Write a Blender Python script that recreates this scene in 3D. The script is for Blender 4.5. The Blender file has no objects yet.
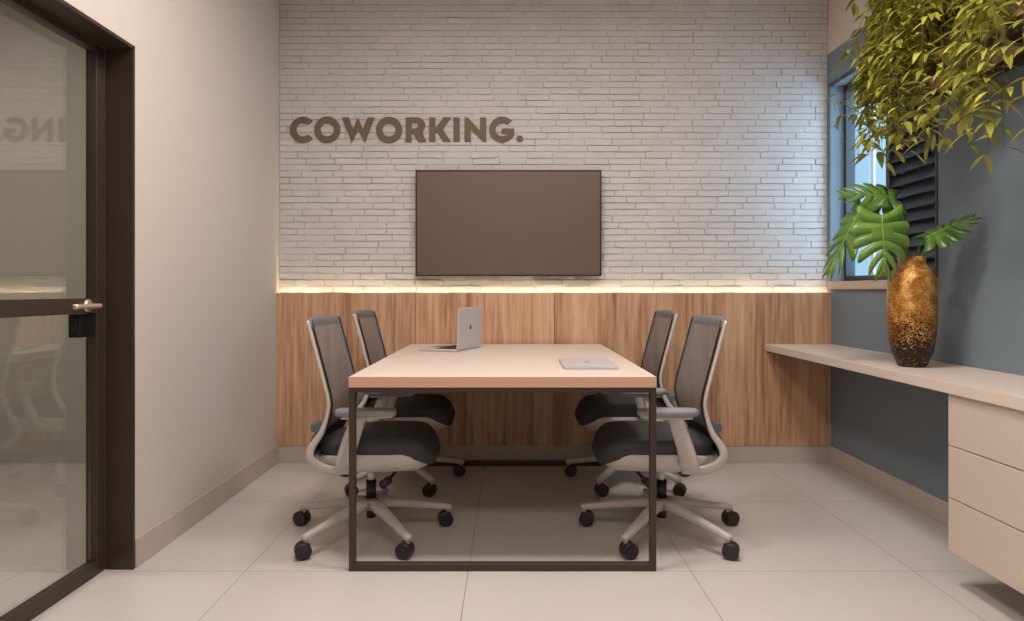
import bpy, bmesh, math, random
from mathutils import Vector, Matrix, Quaternion
R = math.radians
PI = math.pi
COL = bpy.context.scene.collection
H = 1.1            # eye height
XL, XR = -1.495, 2.044      # side wall planes
YW = 4.353         # face of the wood wainscot
YB = 4.405         # brick face
YN = -1.7          # wall behind the camera
ZC = 3.05          # ceiling

# ------------------------------------------------------------------ materials
def new_mat(name):
    m = bpy.data.materials.new(name); m.use_nodes = True
    nt = m.node_tree; b = nt.nodes['Principled BSDF']
    return m, nt, b
def N(nt, t, **kw):
    n = nt.nodes.new(t)
    for k, v in kw.items():
        setattr(n, k, v)
    return n
def L(nt, a, b): nt.links.new(a, b)
def srgb(r, g, b):
    f = lambda c: (c/255/12.92) if c/255 <= .04045 else ((c/255+.055)/1.055)**2.4
    return (f(r), f(g), f(b), 1)
def plain(name, c, rough=.5, metal=0, bump=0, bscale=200, spec=.5, var=.0, vscale=6):
    m, nt, b = new_mat(name)
    b.inputs['Roughness'].default_value = rough
    b.inputs['Metallic'].default_value = metal
    b.inputs['Specular IOR Level'].default_value = spec
    tc = N(nt, 'ShaderNodeTexCoord')
    no = N(nt, 'ShaderNodeTexNoise'); no.inputs['Scale'].default_value = vscale; no.inputs['Detail'].default_value = 4
    L(nt, tc.outputs['Object'], no.inputs['Vector'])
    mx = N(nt, 'ShaderNodeMix', data_type='RGBA')
    mx.inputs['A'].default_value = tuple(x*(1-var) for x in c[:3])+(1,)
    mx.inputs['B'].default_value = tuple(min(1, x*(1+var)) for x in c[:3])+(1,)
    L(nt, no.outputs['Fac'], mx.inputs['Factor'])
    L(nt, mx.outputs['Result'], b.inputs['Base Color'])
    if bump:
        n2 = N(nt, 'ShaderNodeTexNoise'); n2.inputs['Scale'].default_value = bscale; n2.inputs['Detail'].default_value = 3
        L(nt, tc.outputs['Object'], n2.inputs['Vector'])
        bp = N(nt, 'ShaderNodeBump'); bp.inputs['Strength'].default_value = bump; bp.inputs['Distance'].default_value = .002
        L(nt, n2.outputs['Fac'], bp.inputs['Height']); L(nt, bp.outputs['Normal'], b.inputs['Normal'])
    return m

M = {}
M['plaster'] = plain('beige_plaster', srgb(208, 199, 191), .75, bump=.12, bscale=90, var=.015, vscale=3)
M['ceiling'] = plain('ceiling_paint', srgb(225, 218, 208), .85)
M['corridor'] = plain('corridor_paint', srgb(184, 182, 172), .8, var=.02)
M['dark_metal'] = plain('dark_bronze_metal', srgb(72, 60, 54), .42, .35, bump=.05, bscale=400)
M['table_metal'] = plain('brown_black_steel', srgb(70, 58, 52), .45, .3, bump=.05, bscale=400)
M['win_metal'] = plain('window_aluminium', srgb(62, 66, 72), .4, .3)
M['cream'] = plain('cream_laminate', srgb(220, 205, 192), .38, var=.012, vscale=9)
M['edge'] = plain('tabletop_edge', srgb(212, 168, 142), .4)
M['cream_front'] = plain('cream_lacquer', srgb(208, 193, 178), .45, var=.01, vscale=9)
M['cabinet_in'] = plain('cabinet_shadow_gap', srgb(120, 100, 85), .6)
M['white_plastic'] = plain('pale_grey_nylon', srgb(196, 188, 182), .42, var=.01)
M['pad'] = plain('grey_arm_pad', srgb(142, 143, 148), .5)
M['grey_plastic'] = plain('slate_plastic', srgb(112, 120, 128), .5)
M['headband'] = plain('taupe_headband', srgb(122, 119, 118), .55)
M['cushion'] = plain('charcoal_fabric', srgb(58, 58, 60), .72, bump=.35, bscale=900, var=.06, vscale=60)
M['rubber'] = plain('black_rubber', srgb(38, 37, 38), .4)
M['black'] = plain('black_plastic', srgb(24, 23, 24), .4)
M['chrome'] = plain('steel', srgb(215, 212, 208), .2, .9)
M['silver'] = plain('brushed_aluminium', srgb(198, 195, 197), .42, .25, bump=.03, bscale=800)
M['champagne'] = plain('champagne_metal', srgb(226, 200, 172), .3, .6)
M['keys'] = plain('laptop_keys', srgb(30, 30, 32), .5)
M['screen'] = plain('dark_display', srgb(18, 18, 20), .15)
M['sign'] = plain('taupe_letter', srgb(112, 92, 74), .65)
M['tv_edge'] = plain('television_bezel', srgb(34, 27, 25), .4)
M['stem'] = plain('plant_stem', srgb(96, 92, 40), .6)
M['mstem'] = plain('green_stalk', srgb(66, 110, 44), .5)
M['pot'] = plain('pot_clay', srgb(120, 112, 108), .7, var=.05)
M['soil'] = plain('potting_soil', srgb(52, 40, 32), .9, bump=.5, bscale=60)
M['sill'] = plain('window_sill_stone', srgb(196, 172, 150), .5, var=.03)
M['outside'] = plain('pane_dimmer_grey', srgb(122, 128, 128), .85, var=.03)
M['lampbody'] = plain('lamp_white', srgb(235, 232, 226), .5)

def wall_right_mat():
    m, nt, b = new_mat('blue_grey_paint'); b.inputs['Roughness'].default_value = .6
    g = N(nt, 'ShaderNodeNewGeometry'); s = N(nt, 'ShaderNodeSeparateXYZ'); L(nt, g.outputs['Position'], s.inputs[0])
    c = N(nt, 'ShaderNodeMath', operation='GREATER_THAN'); c.inputs[1].default_value = 2.626; L(nt, s.outputs['Z'], c.inputs[0])
    mx = N(nt, 'ShaderNodeMix', data_type='RGBA'); mx.inputs['A'].default_value = srgb(117, 132, 142); mx.inputs['B'].default_value = srgb(212, 200, 186)
    L(nt, c.outputs[0], mx.inputs['Factor']); L(nt, mx.outputs['Result'], b.inputs['Base Color'])
    return m
M['blue'] = wall_right_mat()

def floor_mat(name, base, grout, x0, w, y0, h, gw=.0017):
    m, nt, b = new_mat(name)
    g = N(nt, 'ShaderNodeNewGeometry'); s = N(nt, 'ShaderNodeSeparateXYZ'); L(nt, g.outputs['Position'], s.inputs[0])
    def line(sock, o, p):
        a = N(nt, 'ShaderNodeMath', operation='SUBTRACT'); a.inputs[1].default_value = o - 50*p; L(nt, sock, a.inputs[0])
        d = N(nt, 'ShaderNodeMath', operation='DIVIDE'); d.inputs[1].default_value = p; L(nt, a.outputs[0], d.inputs[0])
        f = N(nt, 'ShaderNodeMath', operation='PINGPONG'); f.inputs[1].default_value = .5; L(nt, d.outputs[0], f.inputs[0])
        l = N(nt, 'ShaderNodeMath', operation='LESS_THAN'); l.inputs[1].default_value = gw/p; L(nt, f.outputs[0], l.inputs[0])
        fl = N(nt, 'ShaderNodeMath', operation='FLOOR'); L(nt, d.outputs[0], fl.inputs[0])
        return l.outputs[0], fl.outputs[0]
    lx, fx = line(s.outputs['X'], x0, w); ly, fy = line(s.outputs['Y'], y0, h)
    mxx = N(nt, 'ShaderNodeMath', operation='MAXIMUM'); L(nt, lx, mxx.inputs[0]); L(nt, ly, mxx.inputs[1])
    cb = N(nt, 'ShaderNodeCombineXYZ'); L(nt, fx, cb.inputs[0]); L(nt, fy, cb.inputs[1])
    wn = N(nt, 'ShaderNodeTexWhiteNoise'); L(nt, cb.outputs[0], wn.inputs['Vector'])
    no = N(nt, 'ShaderNodeTexNoise'); no.inputs['Scale'].default_value = 2.3; no.inputs['Detail'].default_value = 6; no.inputs['Roughness'].default_value = .6
    mp = N(nt, 'ShaderNodeVectorMath', operation='ADD'); L(nt, g.outputs['Position'], mp.inputs[0])
    sc = N(nt, 'ShaderNodeVectorMath', operation='SCALE'); sc.inputs['Scale'].default_value = 7; L(nt, wn.outputs['Color'], sc.inputs[0]); L(nt, sc.outputs[0], mp.inputs[1])
    L(nt, mp.outputs[0], no.inputs['Vector'])
    cr = N(nt, 'ShaderNodeMix', data_type='RGBA'); cr.inputs['A'].default_value = tuple(x*.93 for x in base[:3])+(1,); cr.inputs['B'].default_value = tuple(x*1.06 for x in base[:3])+(1,)
    L(nt, no.outputs['Fac'], cr.inputs['Factor'])
    mx = N(nt, 'ShaderNodeMix', data_type='RGBA'); L(nt, mxx.outputs[0], mx.inputs['Factor']); L(nt, cr.outputs['Result'], mx.inputs['A']); mx.inputs['B'].default_value = grout
    L(nt, mx.outputs['Result'], b.inputs['Base Color'])
    rr = N(nt, 'ShaderNodeMapRange'); rr.inputs['To Min'].default_value = .30; rr.inputs['To Max'].default_value = .42; L(nt, no.outputs['Fac'], rr.inputs['Value']); L(nt, rr.outputs[0], b.inputs['Roughness'])
    bp = N(nt, 'ShaderNodeBump'); bp.invert = True; bp.inputs['Strength'].default_value = .4; bp.inputs['Distance'].default_value = .001
    L(nt, mxx.outputs[0], bp.inputs['Height']); L(nt, bp.outputs['Normal'], b.inputs['Normal'])
    return m
M['floor'] = floor_mat('porcelain_tile', srgb(203, 196, 191), srgb(150, 140, 132), -.168, .8745, 2.680, .8826)
M['skirting'] = plain('porcelain_skirting', srgb(192, 180, 170), .4, var=.03, vscale=5)

def wood_mat(name, dark, mid, light, axis='Z', seed=0., scale=1.):
    m, nt, b = new_mat(name)
    g = N(nt, 'ShaderNodeNewGeometry')
    mp = N(nt, 'ShaderNodeMapping')
    st = {'Z': (1, 1, .055), 'Y': (1, .05, 1), 'X': (.05, 1, 1)}[axis]
    mp.inputs['Scale'].default_value = st; mp.inputs['Location'].default_value = (seed, seed*1.7, seed*.6)
    L(nt, g.outputs['Position'], mp.inputs['Vector'])
    # broad cathedral-like variation
    n1 = N(nt, 'ShaderNodeTexNoise'); n1.inputs['Scale'].default_value = 7*scale; n1.inputs['Detail'].default_value = 3; n1.inputs['Distortion'].default_value = .6
    n2 = N(nt, 'ShaderNodeTexNoise'); n2.inputs['Scale'].default_value = 60*scale; n2.inputs['Detail'].default_value = 6; n2.inputs['Roughness'].default_value = .6
    n3 = N(nt, 'ShaderNodeTexNoise'); n3.inputs['Scale'].default_value = 22*scale; n3.inputs['Detail'].default_value = 3; n3.inputs['Distortion'].default_value = 1.0
    for n in (n1, n2, n3): L(nt, mp.outputs[0], n.inputs['Vector'])
    a = N(nt, 'ShaderNodeMath', operation='MULTIPLY'); a.inputs[1].default_value = .34; L(nt, n2.outputs['Fac'], a.inputs[0])
    c = N(nt, 'ShaderNodeMath', operation='MULTIPLY_ADD'); c.inputs[1].default_value = .33; L(nt, n1.outputs['Fac'], c.inputs[0]); L(nt, a.outputs[0], c.inputs[2])
    d = N(nt, 'ShaderNodeMath', operation='MULTIPLY_ADD'); d.inputs[1].default_value = .33; L(nt, n3.outputs['Fac'], d.inputs[0]); L(nt, c.outputs[0], d.inputs[2])
    cr = N(nt, 'ShaderNodeValToRGB')
    e = cr.color_ramp.elements; e[0].position = .38; e[0].color = dark; e[1].position = .62; e[1].color = light
    x = cr.color_ramp.elements.new(.49); x.color = mid
    L(nt, d.outputs[0], cr.inputs['Fac']); L(nt, cr.outputs['Color'], b.inputs['Base Color'])
    b.inputs['Roughness'].default_value = .5
    bp = N(nt, 'ShaderNodeBump'); bp.inputs['Strength'].default_value = .12; bp.inputs['Distance'].default_value = .001
    L(nt, n2.outputs['Fac'], bp.inputs['Height']); L(nt, bp.outputs['Normal'], b.inputs['Normal'])
    return m
for k in range(4):
    M['wood%d' % k] = wood_mat('oak_veneer_%d' % k, srgb(146, 104, 76), srgb(194, 150, 116), srgb(218, 180, 146), 'Z', 3.1*k)
M['wood_shelf'] = wood_mat('shelf_pine', srgb(160, 110, 72), srgb(196, 146, 104), srgb(222, 178, 136), 'Y', 9.3)

def brick_mat():
    m, nt, b = new_mat('painted_white_brick'); b.inputs['Roughness'].default_value = .7
    g = N(nt, 'ShaderNodeNewGeometry')
    n1 = N(nt, 'ShaderNodeTexNoise'); n1.inputs['Scale'].default_value = 5; n1.inputs['Detail'].default_value = 5
    n2 = N(nt, 'ShaderNodeTexNoise'); n2.inputs['Scale'].default_value = 55; n2.inputs['Detail'].default_value = 5
    for n in (n1, n2): L(nt, g.outputs['Position'], n.inputs['Vector'])
    mx = N(nt, 'ShaderNodeMix', data_type='RGBA'); mx.inputs['A'].default_value = srgb(194, 190, 189); mx.inputs['B'].default_value = srgb(216, 212, 211)
    L(nt, n1.outputs['Fac'], mx.inputs['Factor']); L(nt, mx.outputs['Result'], b.inputs['Base Color'])
    bp = N(nt, 'ShaderNodeBump'); bp.inputs['Strength'].default_value = .5; bp.inputs['Distance'].default_value = .004
    L(nt, n2.outputs['Fac'], bp.inputs['Height']); L(nt, bp.outputs['Normal'], b.inputs['Normal'])
    return m
M['brick'] = brick_mat()

def thin_glass(name, tint=(1, 1, 1, 1), rough=0.0, ior=1.5):
    m = bpy.data.materials.new(name); m.use_nodes = True; nt = m.node_tree; nt.nodes.clear()
    o = N(nt, 'ShaderNodeOutputMaterial'); mx = N(nt, 'ShaderNodeMixShader'); t = N(nt, 'ShaderNodeBsdfTransparent'); g = N(nt, 'ShaderNodeBsdfGlossy'); f = N(nt, 'ShaderNodeFresnel')
    t.inputs['Color'].default_value = tint; g.inputs['Roughness'].default_value = rough
    f0 = ((ior-1)/(ior+1))**2
    nt.nodes.remove(f); ge = N(nt, 'ShaderNodeNewGeometry'); dt = N(nt, 'ShaderNodeVectorMath', operation='DOT_PRODUCT'); L(nt, ge.outputs['Normal'], dt.inputs[0]); L(nt, ge.outputs['Incoming'], dt.inputs[1])
    ab = N(nt, 'ShaderNodeMath', operation='ABSOLUTE'); L(nt, dt.outputs['Value'], ab.inputs[0])
    su = N(nt, 'ShaderNodeMath', operation='SUBTRACT'); su.inputs[0].default_value = 1; L(nt, ab.outputs[0], su.inputs[1])
    pw = N(nt, 'ShaderNodeMath', operation='POWER'); pw.inputs[1].default_value = 5; L(nt, su.outputs[0], pw.inputs[0])
    f = N(nt, 'ShaderNodeMath', operation='MULTIPLY_ADD'); f.inputs[1].default_value = 1-f0; f.inputs[2].default_value = f0; L(nt, pw.outputs[0], f.inputs[0])
    L(nt, f.outputs[0], mx.inputs[0]); L(nt, t.outputs[0], mx.inputs[1]); L(nt, g.outputs[0], mx.inputs[2]); L(nt, mx.outputs[0], o.inputs[0])
    return m
M['door_glass'] = thin_glass('door_glass', (.94, .945, .925, 1), 0, 2.3)
M['win_glass'] = thin_glass('window_glass', (.95, .98, 1, 1))

def emis(name, c, s):
    m, nt, b = new_mat(name)
    b.inputs['Base Color'].default_value = c; b.inputs['Emission Color'].default_value = c; b.inputs['Emission Strength'].default_value = s
    return m
M['led'] = emis('warm_led', (1, .80, .47, 1), 34)
M['diffuser'] = emis('lamp_diffuser', (1, .84, .68, 1), 6)

def net_mat():
    m = bpy.data.materials.new('grey_back_mesh'); m.use_nodes = True; nt = m.node_tree; b = nt.nodes['Principled BSDF']; o = nt.nodes['Material Output']
    b.inputs['Base Color'].default_value = srgb(116, 116, 118); b.inputs['Roughness'].default_value = .6
    tc = N(nt, 'ShaderNodeTexCoord'); mp = N(nt, 'ShaderNodeMapping'); mp.inputs['Scale'].default_value = (70, 110, 1); L(nt, tc.outputs['UV'], mp.inputs['Vector'])
    s = N(nt, 'ShaderNodeSeparateXYZ'); L(nt, mp.outputs[0], s.inputs[0])
    def mt(op, a, bb=None, v=None):
        n = N(nt, 'ShaderNodeMath', operation=op); L(nt, a, n.inputs[0])
        if bb is not None: L(nt, bb, n.inputs[1])
        if v is not None: n.inputs[1].default_value = v
        return n.outputs[0]
    a = mt('MULTIPLY', s.outputs['X'], v=PI); c = mt('MULTIPLY', s.outputs['Y'], v=PI)
    p = mt('SINE', mt('ADD', a, c)); q = mt('SINE', mt('SUBTRACT', a, c))
    h = mt('GREATER_THAN', mt('ABSOLUTE', mt('MULTIPLY', p, q)), v=.60)
    hh = mt('MULTIPLY', h, v=.97)
    t = N(nt, 'ShaderNodeBsdfTransparent'); mx = N(nt, 'ShaderNodeMixShader'); L(nt, hh, mx.inputs[0]); L(nt, b.outputs[0], mx.inputs[1]); L(nt, t.outputs[0], mx.inputs[2]); L(nt, mx.outputs[0], o.inputs[0])
    return m
M['net'] = net_mat()

def vase_mat():
    m, nt, b = new_mat('gold_flecked_glaze')
    tc = N(nt, 'ShaderNodeTexCoord'); s = N(nt, 'ShaderNodeSeparateXYZ'); L(nt, tc.outputs['Object'], s.inputs[0])
    v = N(nt, 'ShaderNodeTexVoronoi'); v.inputs['Scale'].default_value = 260; L(nt, tc.outputs['Object'], v.inputs['Vector'])
    n = N(nt, 'ShaderNodeTexNoise'); n.inputs['Scale'].default_value = 26; n.inputs['Detail'].default_value = 5; L(nt, tc.outputs['Object'], n.inputs['Vector'])
    sv = N(nt, 'ShaderNodeSeparateColor'); L(nt, v.outputs['Color'], sv.inputs[0])
    # height based share of gold flecks
    mr = N(nt, 'ShaderNodeMapRange'); mr.inputs['From Min'].default_value = .07; mr.inputs['From Max'].default_value = .27; L(nt, s.outputs['Z'], mr.inputs['Value'])
    ad = N(nt, 'ShaderNodeMath', operation='ADD'); L(nt, mr.outputs[0], ad.inputs[0]); ad.inputs[1].default_value = .03
    lt = N(nt, 'ShaderNodeMath', operation='LESS_THAN'); L(nt, sv.outputs[0], lt.inputs[0]); L(nt, ad.outputs[0], lt.inputs[1])
    cr = N(nt, 'ShaderNodeValToRGB'); e = cr.color_ramp.elements; e[0].position = .36; e[0].color = srgb(150, 96, 34); e[1].position = .70; e[1].color = srgb(220, 184, 116)
    x = e.new(.5); x.color = srgb(192, 130, 42)
    av = N(nt, 'ShaderNodeMath', operation='MULTIPLY_ADD'); av.inputs[1].default_value = .3; L(nt, sv.outputs[1], av.inputs[0])
    sb = N(nt, 'ShaderNodeMath', operation='SUBTRACT'); L(nt, n.outputs['Fac'], sb.inputs[0]); sb.inputs[1].default_value = .15; L(nt, sb.outputs[0], av.inputs[2])
    L(nt, av.outputs[0], cr.inputs['Fac'])
    mx = N(nt, 'ShaderNodeMix', data_type='RGBA'); mx.inputs['A'].default_value = srgb(44, 28, 22); L(nt, cr.outputs['Color'], mx.inputs['B']); L(nt, lt.outputs[0], mx.inputs['Factor'])
    L(nt, mx.outputs['Result'], b.inputs['Base Color'])
    b.inputs['Roughness'].default_value = .28; b.inputs['Metallic'].default_value = .35
    bp = N(nt, 'ShaderNodeBump'); bp.inputs['Strength'].default_value = .5; bp.inputs['Distance'].default_value = .003
    L(nt, v.outputs['Distance'], bp.inputs['Height']); L(nt, bp.outputs['Normal'], b.inputs['Normal'])
    return m
M['vase'] = vase_mat()

def leaf_mat(name, c1, c2, rough=.45, scale=9, trans=.25):
    m, nt, b = new_mat(name); b.inputs['Roughness'].default_value = rough
    g = N(nt, 'ShaderNodeNewGeometry')
    mx = N(nt, 'ShaderNodeMix', data_type='RGBA'); mx.inputs['A'].default_value = c1; mx.inputs['B'].default_value = c2
    n = N(nt, 'ShaderNodeTexNoise'); n.inputs['Scale'].default_value = scale; n.inputs['Detail'].default_value = 3; L(nt, g.outputs['Position'], n.inputs['Vector'])
    mr = N(nt, 'ShaderNodeMapRange'); mr.inputs['From Min'].default_value = .3; mr.inputs['From Max'].default_value = .7; L(nt, n.outputs['Fac'], mr.inputs['Value'])
    av = N(nt, 'ShaderNodeMath', operation='MULTIPLY_ADD'); av.inputs[1].default_value = .5; L(nt, g.outputs['Random Per Island'], av.inputs[0])
    hf = N(nt, 'ShaderNodeMath', operation='MULTIPLY'); hf.inputs[1].default_value = .5; L(nt, mr.outputs[0], hf.inputs[0]); L(nt, hf.outputs[0], av.inputs[2])
    L(nt, av.outputs[0], mx.inputs['Factor']); L(nt, mx.outputs['Result'], b.inputs['Base Color'])
    o = nt.nodes['Material Output']; t = N(nt, 'ShaderNodeBsdfTranslucent'); L(nt, mx.outputs['Result'], t.inputs['Color'])
    ms = N(nt, 'ShaderNodeMixShader'); ms.inputs[0].default_value = trans; L(nt, b.outputs[0], ms.inputs[1]); L(nt, t.outputs[0], ms.inputs[2]); L(nt, ms.outputs[0], o.inputs[0])
    return m
M['leaf'] = leaf_mat('olive_lime_leaf', srgb(88, 90, 26), srgb(206, 204, 92), .36, 9)
M['monstera'] = leaf_mat('monstera_leaf', srgb(58, 100, 34), srgb(132, 172, 74), .32, 14, .15)
M['mvein'] = plain('leaf_vein', srgb(150, 178, 96), .5)
M['tv'] = plain('television_reflection_tint', srgb(106, 84, 73), .42, var=.02)  # warm room's reflection painted into the dark screen as brown-grey base colour

# ------------------------------------------------------------------ geometry helpers
def obj(name, bm, mat, parent=None, smooth=False, mods=None, loc=None):
    me = bpy.data.meshes.new(name); bm.normal_update(); bm.to_mesh(me); bm.free()
    for m in (mat if isinstance(mat, (list, tuple)) else [mat]): me.materials.append(m)
    if smooth:
        for p in me.polygons: p.use_smooth = True
    o = bpy.data.objects.new(name, me); COL.objects.link(o)
    if loc: o.location = loc
    if parent: o.parent = parent
    return o
def tag(o, label=None, cat=None, group=None, kind=None):
    if label: o['label'] = label
    if cat: o['category'] = cat
    if group: o['group'] = group
    if kind: o['kind'] = kind
    return o
def empty(name, loc=(0, 0, 0), rz=0):
    o = bpy.data.objects.new(name, None); o.empty_display_size = .1; COL.objects.link(o); o.location = loc; o.rotation_euler = (0, 0, rz); return o
def copy_tree(o, parent=None):
    c = o.copy(); COL.objects.link(c)
    if parent: c.parent = parent
    for ch in [x for x in COL.objects if x.parent == o]:
        copy_tree(ch, c)
    return c
def box(bm, x0, x1, y0, y1, z0, z1, bev=0, seg=2, mi=0):
    r = bmesh.ops.create_cube(bm, size=1); vs = r['verts']
    for v in vs:
        v.co = Vector((x0+(v.co.x+.5)*(x1-x0), y0+(v.co.y+.5)*(y1-y0), z0+(v.co.z+.5)*(z1-z0)))
    fs = set(f for v in vs for f in v.link_faces)
    for f in fs: f.material_index = mi
    if bev:
        es = list(set(e for v in vs for e in v.link_edges))
        bmesh.ops.bevel(bm, geom=es, offset=bev, segments=seg, affect='EDGES', profile=.5)
    return vs
def B(*a, **k):
    bm = bmesh.new(); box(bm, *a, **k); return bm
def cyl(bm, p0, p1, r0, r1=None, n=24, cap=True):
    r1 = r0 if r1 is None else r1
    return tube(bm, [p0, p1], [(r0, r0), (r1, r1)], n, cap)
def frames(pts, up):
    T = []
    for i in range(len(pts)):
        a = pts[max(0, i-1)]; b = pts[min(len(pts)-1, i+1)]; T.append((b-a).normalized())
    fr = []; u = Vector(up)
    for t in T:
        s = u - t*u.dot(t)
        if s.length < 1e-4: s = Vector((1, 0, 0)) - t*t.x
        if s.length < 1e-4: s = Vector((0, 1, 0)) - t*t.y
        s.normalize(); fr.append((t, s, t.cross(s))); u = s
    return fr
def tube(bm, pts, rad, n=12, cap=True, up=(0, 1, 0), power=2.0):
    """swept superellipse: rad = (radius along up-ish axis, radius along the other)"""
    pts = [Vector(p) for p in pts]
    if not isinstance(rad, (list, tuple)): rad = [(rad, rad)]*len(pts)
    elif not isinstance(rad[0], (list, tuple)): rad = [tuple(rad)]*len(pts)
    fr = frames(pts, up); rings = []
    for p, (t, s, q), (ra, rb) in zip(pts, fr, rad):
        ring = []
        for k in range(n):
            a = 2*PI*k/n; ca, sa = math.cos(a), math.sin(a)
            e = 2/power
            ring.append(bm.verts.new(p + s*ra*math.copysign(abs(ca)**e, ca) + q*rb*math.copysign(abs(sa)**e, sa)))
        rings.append(ring)
    for a, b in zip(rings, rings[1:]):
        for k in range(n):
            bm.faces.new((a[k], a[(k+1) % n], b[(k+1) % n], b[k]))
    if cap:
        bm.faces.new(list(reversed(rings[0]))); bm.faces.new(rings[-1])
    return rings
def catmull(pts, k=6):
    P = [Vector(p) for p in pts]; P = [2*P[0]-P[1]] + P + [2*P[-1]-P[-2]]; out = []
    for i in range(1, len(P)-2):
        for j in range(k):
            t = j/k; a, b, c, d = P[i-1:i+3]
            out.append(.5*((2*b)+(c-a)*t+(2*a-5*b+4*c-d)*t*t+(3*b-a-3*c+d)*t**3))
    out.append(P[-2]); return out
def lathe(bm, prof, n=48, cx=0, cy=0):
    rings = [[bm.verts.new((cx+r*math.cos(2*PI*k/n), cy+r*math.sin(2*PI*k/n), z)) for k in range(n)] for r, z in prof]
    for a, b in zip(rings, rings[1:]):
        for k in range(n): bm.faces.new((a[k], a[(k+1) % n], b[(k+1) % n], b[k]))
    return rings
def mirror(bm, s):
    if s < 0:
        for v in bm.verts: v.co.x = -v.co.x
        bmesh.ops.reverse_faces(bm, faces=bm.faces[:])
    return bm
def fix(bm): bmesh.ops.recalc_face_normals(bm, faces=bm.faces[:]); return bm
def xform(bm, m):
    bmesh.ops.transform(bm, matrix=m, verts=bm.verts[:]); return bm

# ------------------------------------------------------------------ the setting
S = lambda o: tag(o, kind='structure')
S(obj('floor', B(XL-.15, XR+.25, YN-.1, 4.65, -.1, 0), M['floor']))
S(obj('ceiling', B(XL-.15, XR+.25, YN-.1, 4.65, ZC, ZC+.1), M['ceiling']))
S(obj('wall_near', B(XL-.15, XR+.25, YN-.1, YN, 0, ZC), M['plaster']))
# left wall with door opening
DY0, DY1, DZ = 1.66, 2.697, 2.06
bm = bmesh.new()
box(bm, XL-.15, XL, DY1, 4.65, 0, ZC); box(bm, XL-.15, XL, YN, DY0, 0, ZC); box(bm, XL-.15, XL, DY0, DY1, DZ, ZC)
S(obj('wall_left', bm, M['plaster']))
# right wall with window opening
WY0, WY1, WZ0, WZ1 = 3.283, 4.367, 1.16, 2.409
bm = bmesh.new()
box(bm, XR, XR+.15, WY1, 4.65, 0, ZC); box(bm, XR, XR+.15, YN, WY0, 0, ZC); box(bm, XR, XR+.15, WY0, WY1, 0, WZ0-.05); box(bm, XR, XR+.15, WY0, WY1, WZ1, ZC)
S(obj('wall_right', bm, M['blue']))
# brick wall: backing plus individually modelled courses, one continuous wall
random.seed(4)
bm = bmesh.new()
box(bm, XL, XR, YB+.0065, YB+.2, 0, ZC)
ch, bl = .0412, .185
z = 1.05; row = 0
def one_brick(x0, x1, z0, z1, y, tilt):
    g = .0016; x0 += g*.4; x1 -= g*.4; z0 += g; z1 -= g*.6
    x0 = max(x0, XL+.001); x1 = min(x1, XR-.001)
    if x1-x0 < .01: return
    e = .0026; nx = max(2, int((x1-x0)/.03))
    def jit(a): return random.uniform(-a, a)
    top, bot = [], []; ti, bi = [], []; bk = YB+.0075
    ja = .0016
    for k in range(nx+1):
        f = k/nx; x = x0+(x1-x0)*f; xi = x0+e+(x1-x0-2*e)*f
        zt = z1+jit(ja); zb = z0+jit(ja)
        top.append(bm.verts.new((x, bk, zt))); bot.append(bm.verts.new((x, bk, zb)))
        yy = y+tilt*(f-.5)
        ti.append(bm.verts.new((xi, yy+.0008+jit(.0006), zt-e))); bi.append(bm.verts.new((xi, yy+jit(.0006), zb+e*.7)))
    for k in range(nx):
        bm.faces.new((bi[k], bi[k+1], ti[k+1], ti[k]))
        bm.faces.new((ti[k], ti[k+1], top[k+1], top[k])); bm.faces.new((bot[k], bot[k+1], bi[k+1], bi[k]))
    bm.faces.new((bot[0], bi[0], ti[0], top[0])); bm.faces.new((bi[-1], bot[-1], top[-1], ti[-1]))
while z < ZC:
    off = (0 if row % 2 else .5)*bl + random.uniform(-.04, .04)
    x = XL-off-.02
    while x < XR:
        w = bl+random.uniform(-.030, .030)
        one_brick(x, x+w, z, min(z+ch, ZC), YB+random.uniform(-.004, .003), random.uniform(-.004, .004))
        x += w
    z += ch; row += 1
S(obj('wall_back', bm, M['brick']))
# wood wainscot: four veneered boards with shadow seams
xs = [XL, XL+.885, XL+1.770, XL+2.655, XR]
for k in range(4):
    S(obj('trim_%d' % (k+1), B(xs[k]+.001, xs[k+1]-.001, YW, YW+.018, .112, 1.088, bev=.0012, seg=1), M['wood%d' % k]))
bm = bmesh.new(); box(bm, XL+.001, XR-.001, YW+.0182, YB+.006, .113, 1.035)
box(bm, XL+.001, XR-.001, YW+.0182, YW+.0212, 1.035, 1.0875)  # thin backing added to stop strip light leaking through the board seams
S(obj('trim_5', bm, M['plaster']))
# skirtings
bm = bmesh.new(); box(bm, XL+.001, XR-.001, YW+.004, YB+.006, 0, .111)
S(obj('baseboard_back', bm, M['skirting']))
bm = bmesh.new()
for a, b in ((DY1+.012, 2.922), (2.9245, 3.805), (3.8075, YW+.003)): box(bm, XL, XL+.009, a, b, 0, .115, bev=.001, seg=1)
for a, b in ((YN, 1.0), (1.0025, DY0-.012)): box(bm, XL, XL+.009, a, b, 0, .115, bev=.001, seg=1)
S(obj('baseboard_left', bm, M['skirting']))
bm = bmesh.new()
for a, b in ((YN, 1.28), (1.2825, 2.165), (2.1675, 3.05), (3.0525, 3.933), (3.9355, YW+.003)): box(bm, XR-.009, XR, a, b, 0, .112, bev=.001, seg=1)
S(obj('baseboard_right', bm, M['skirting']))
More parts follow.
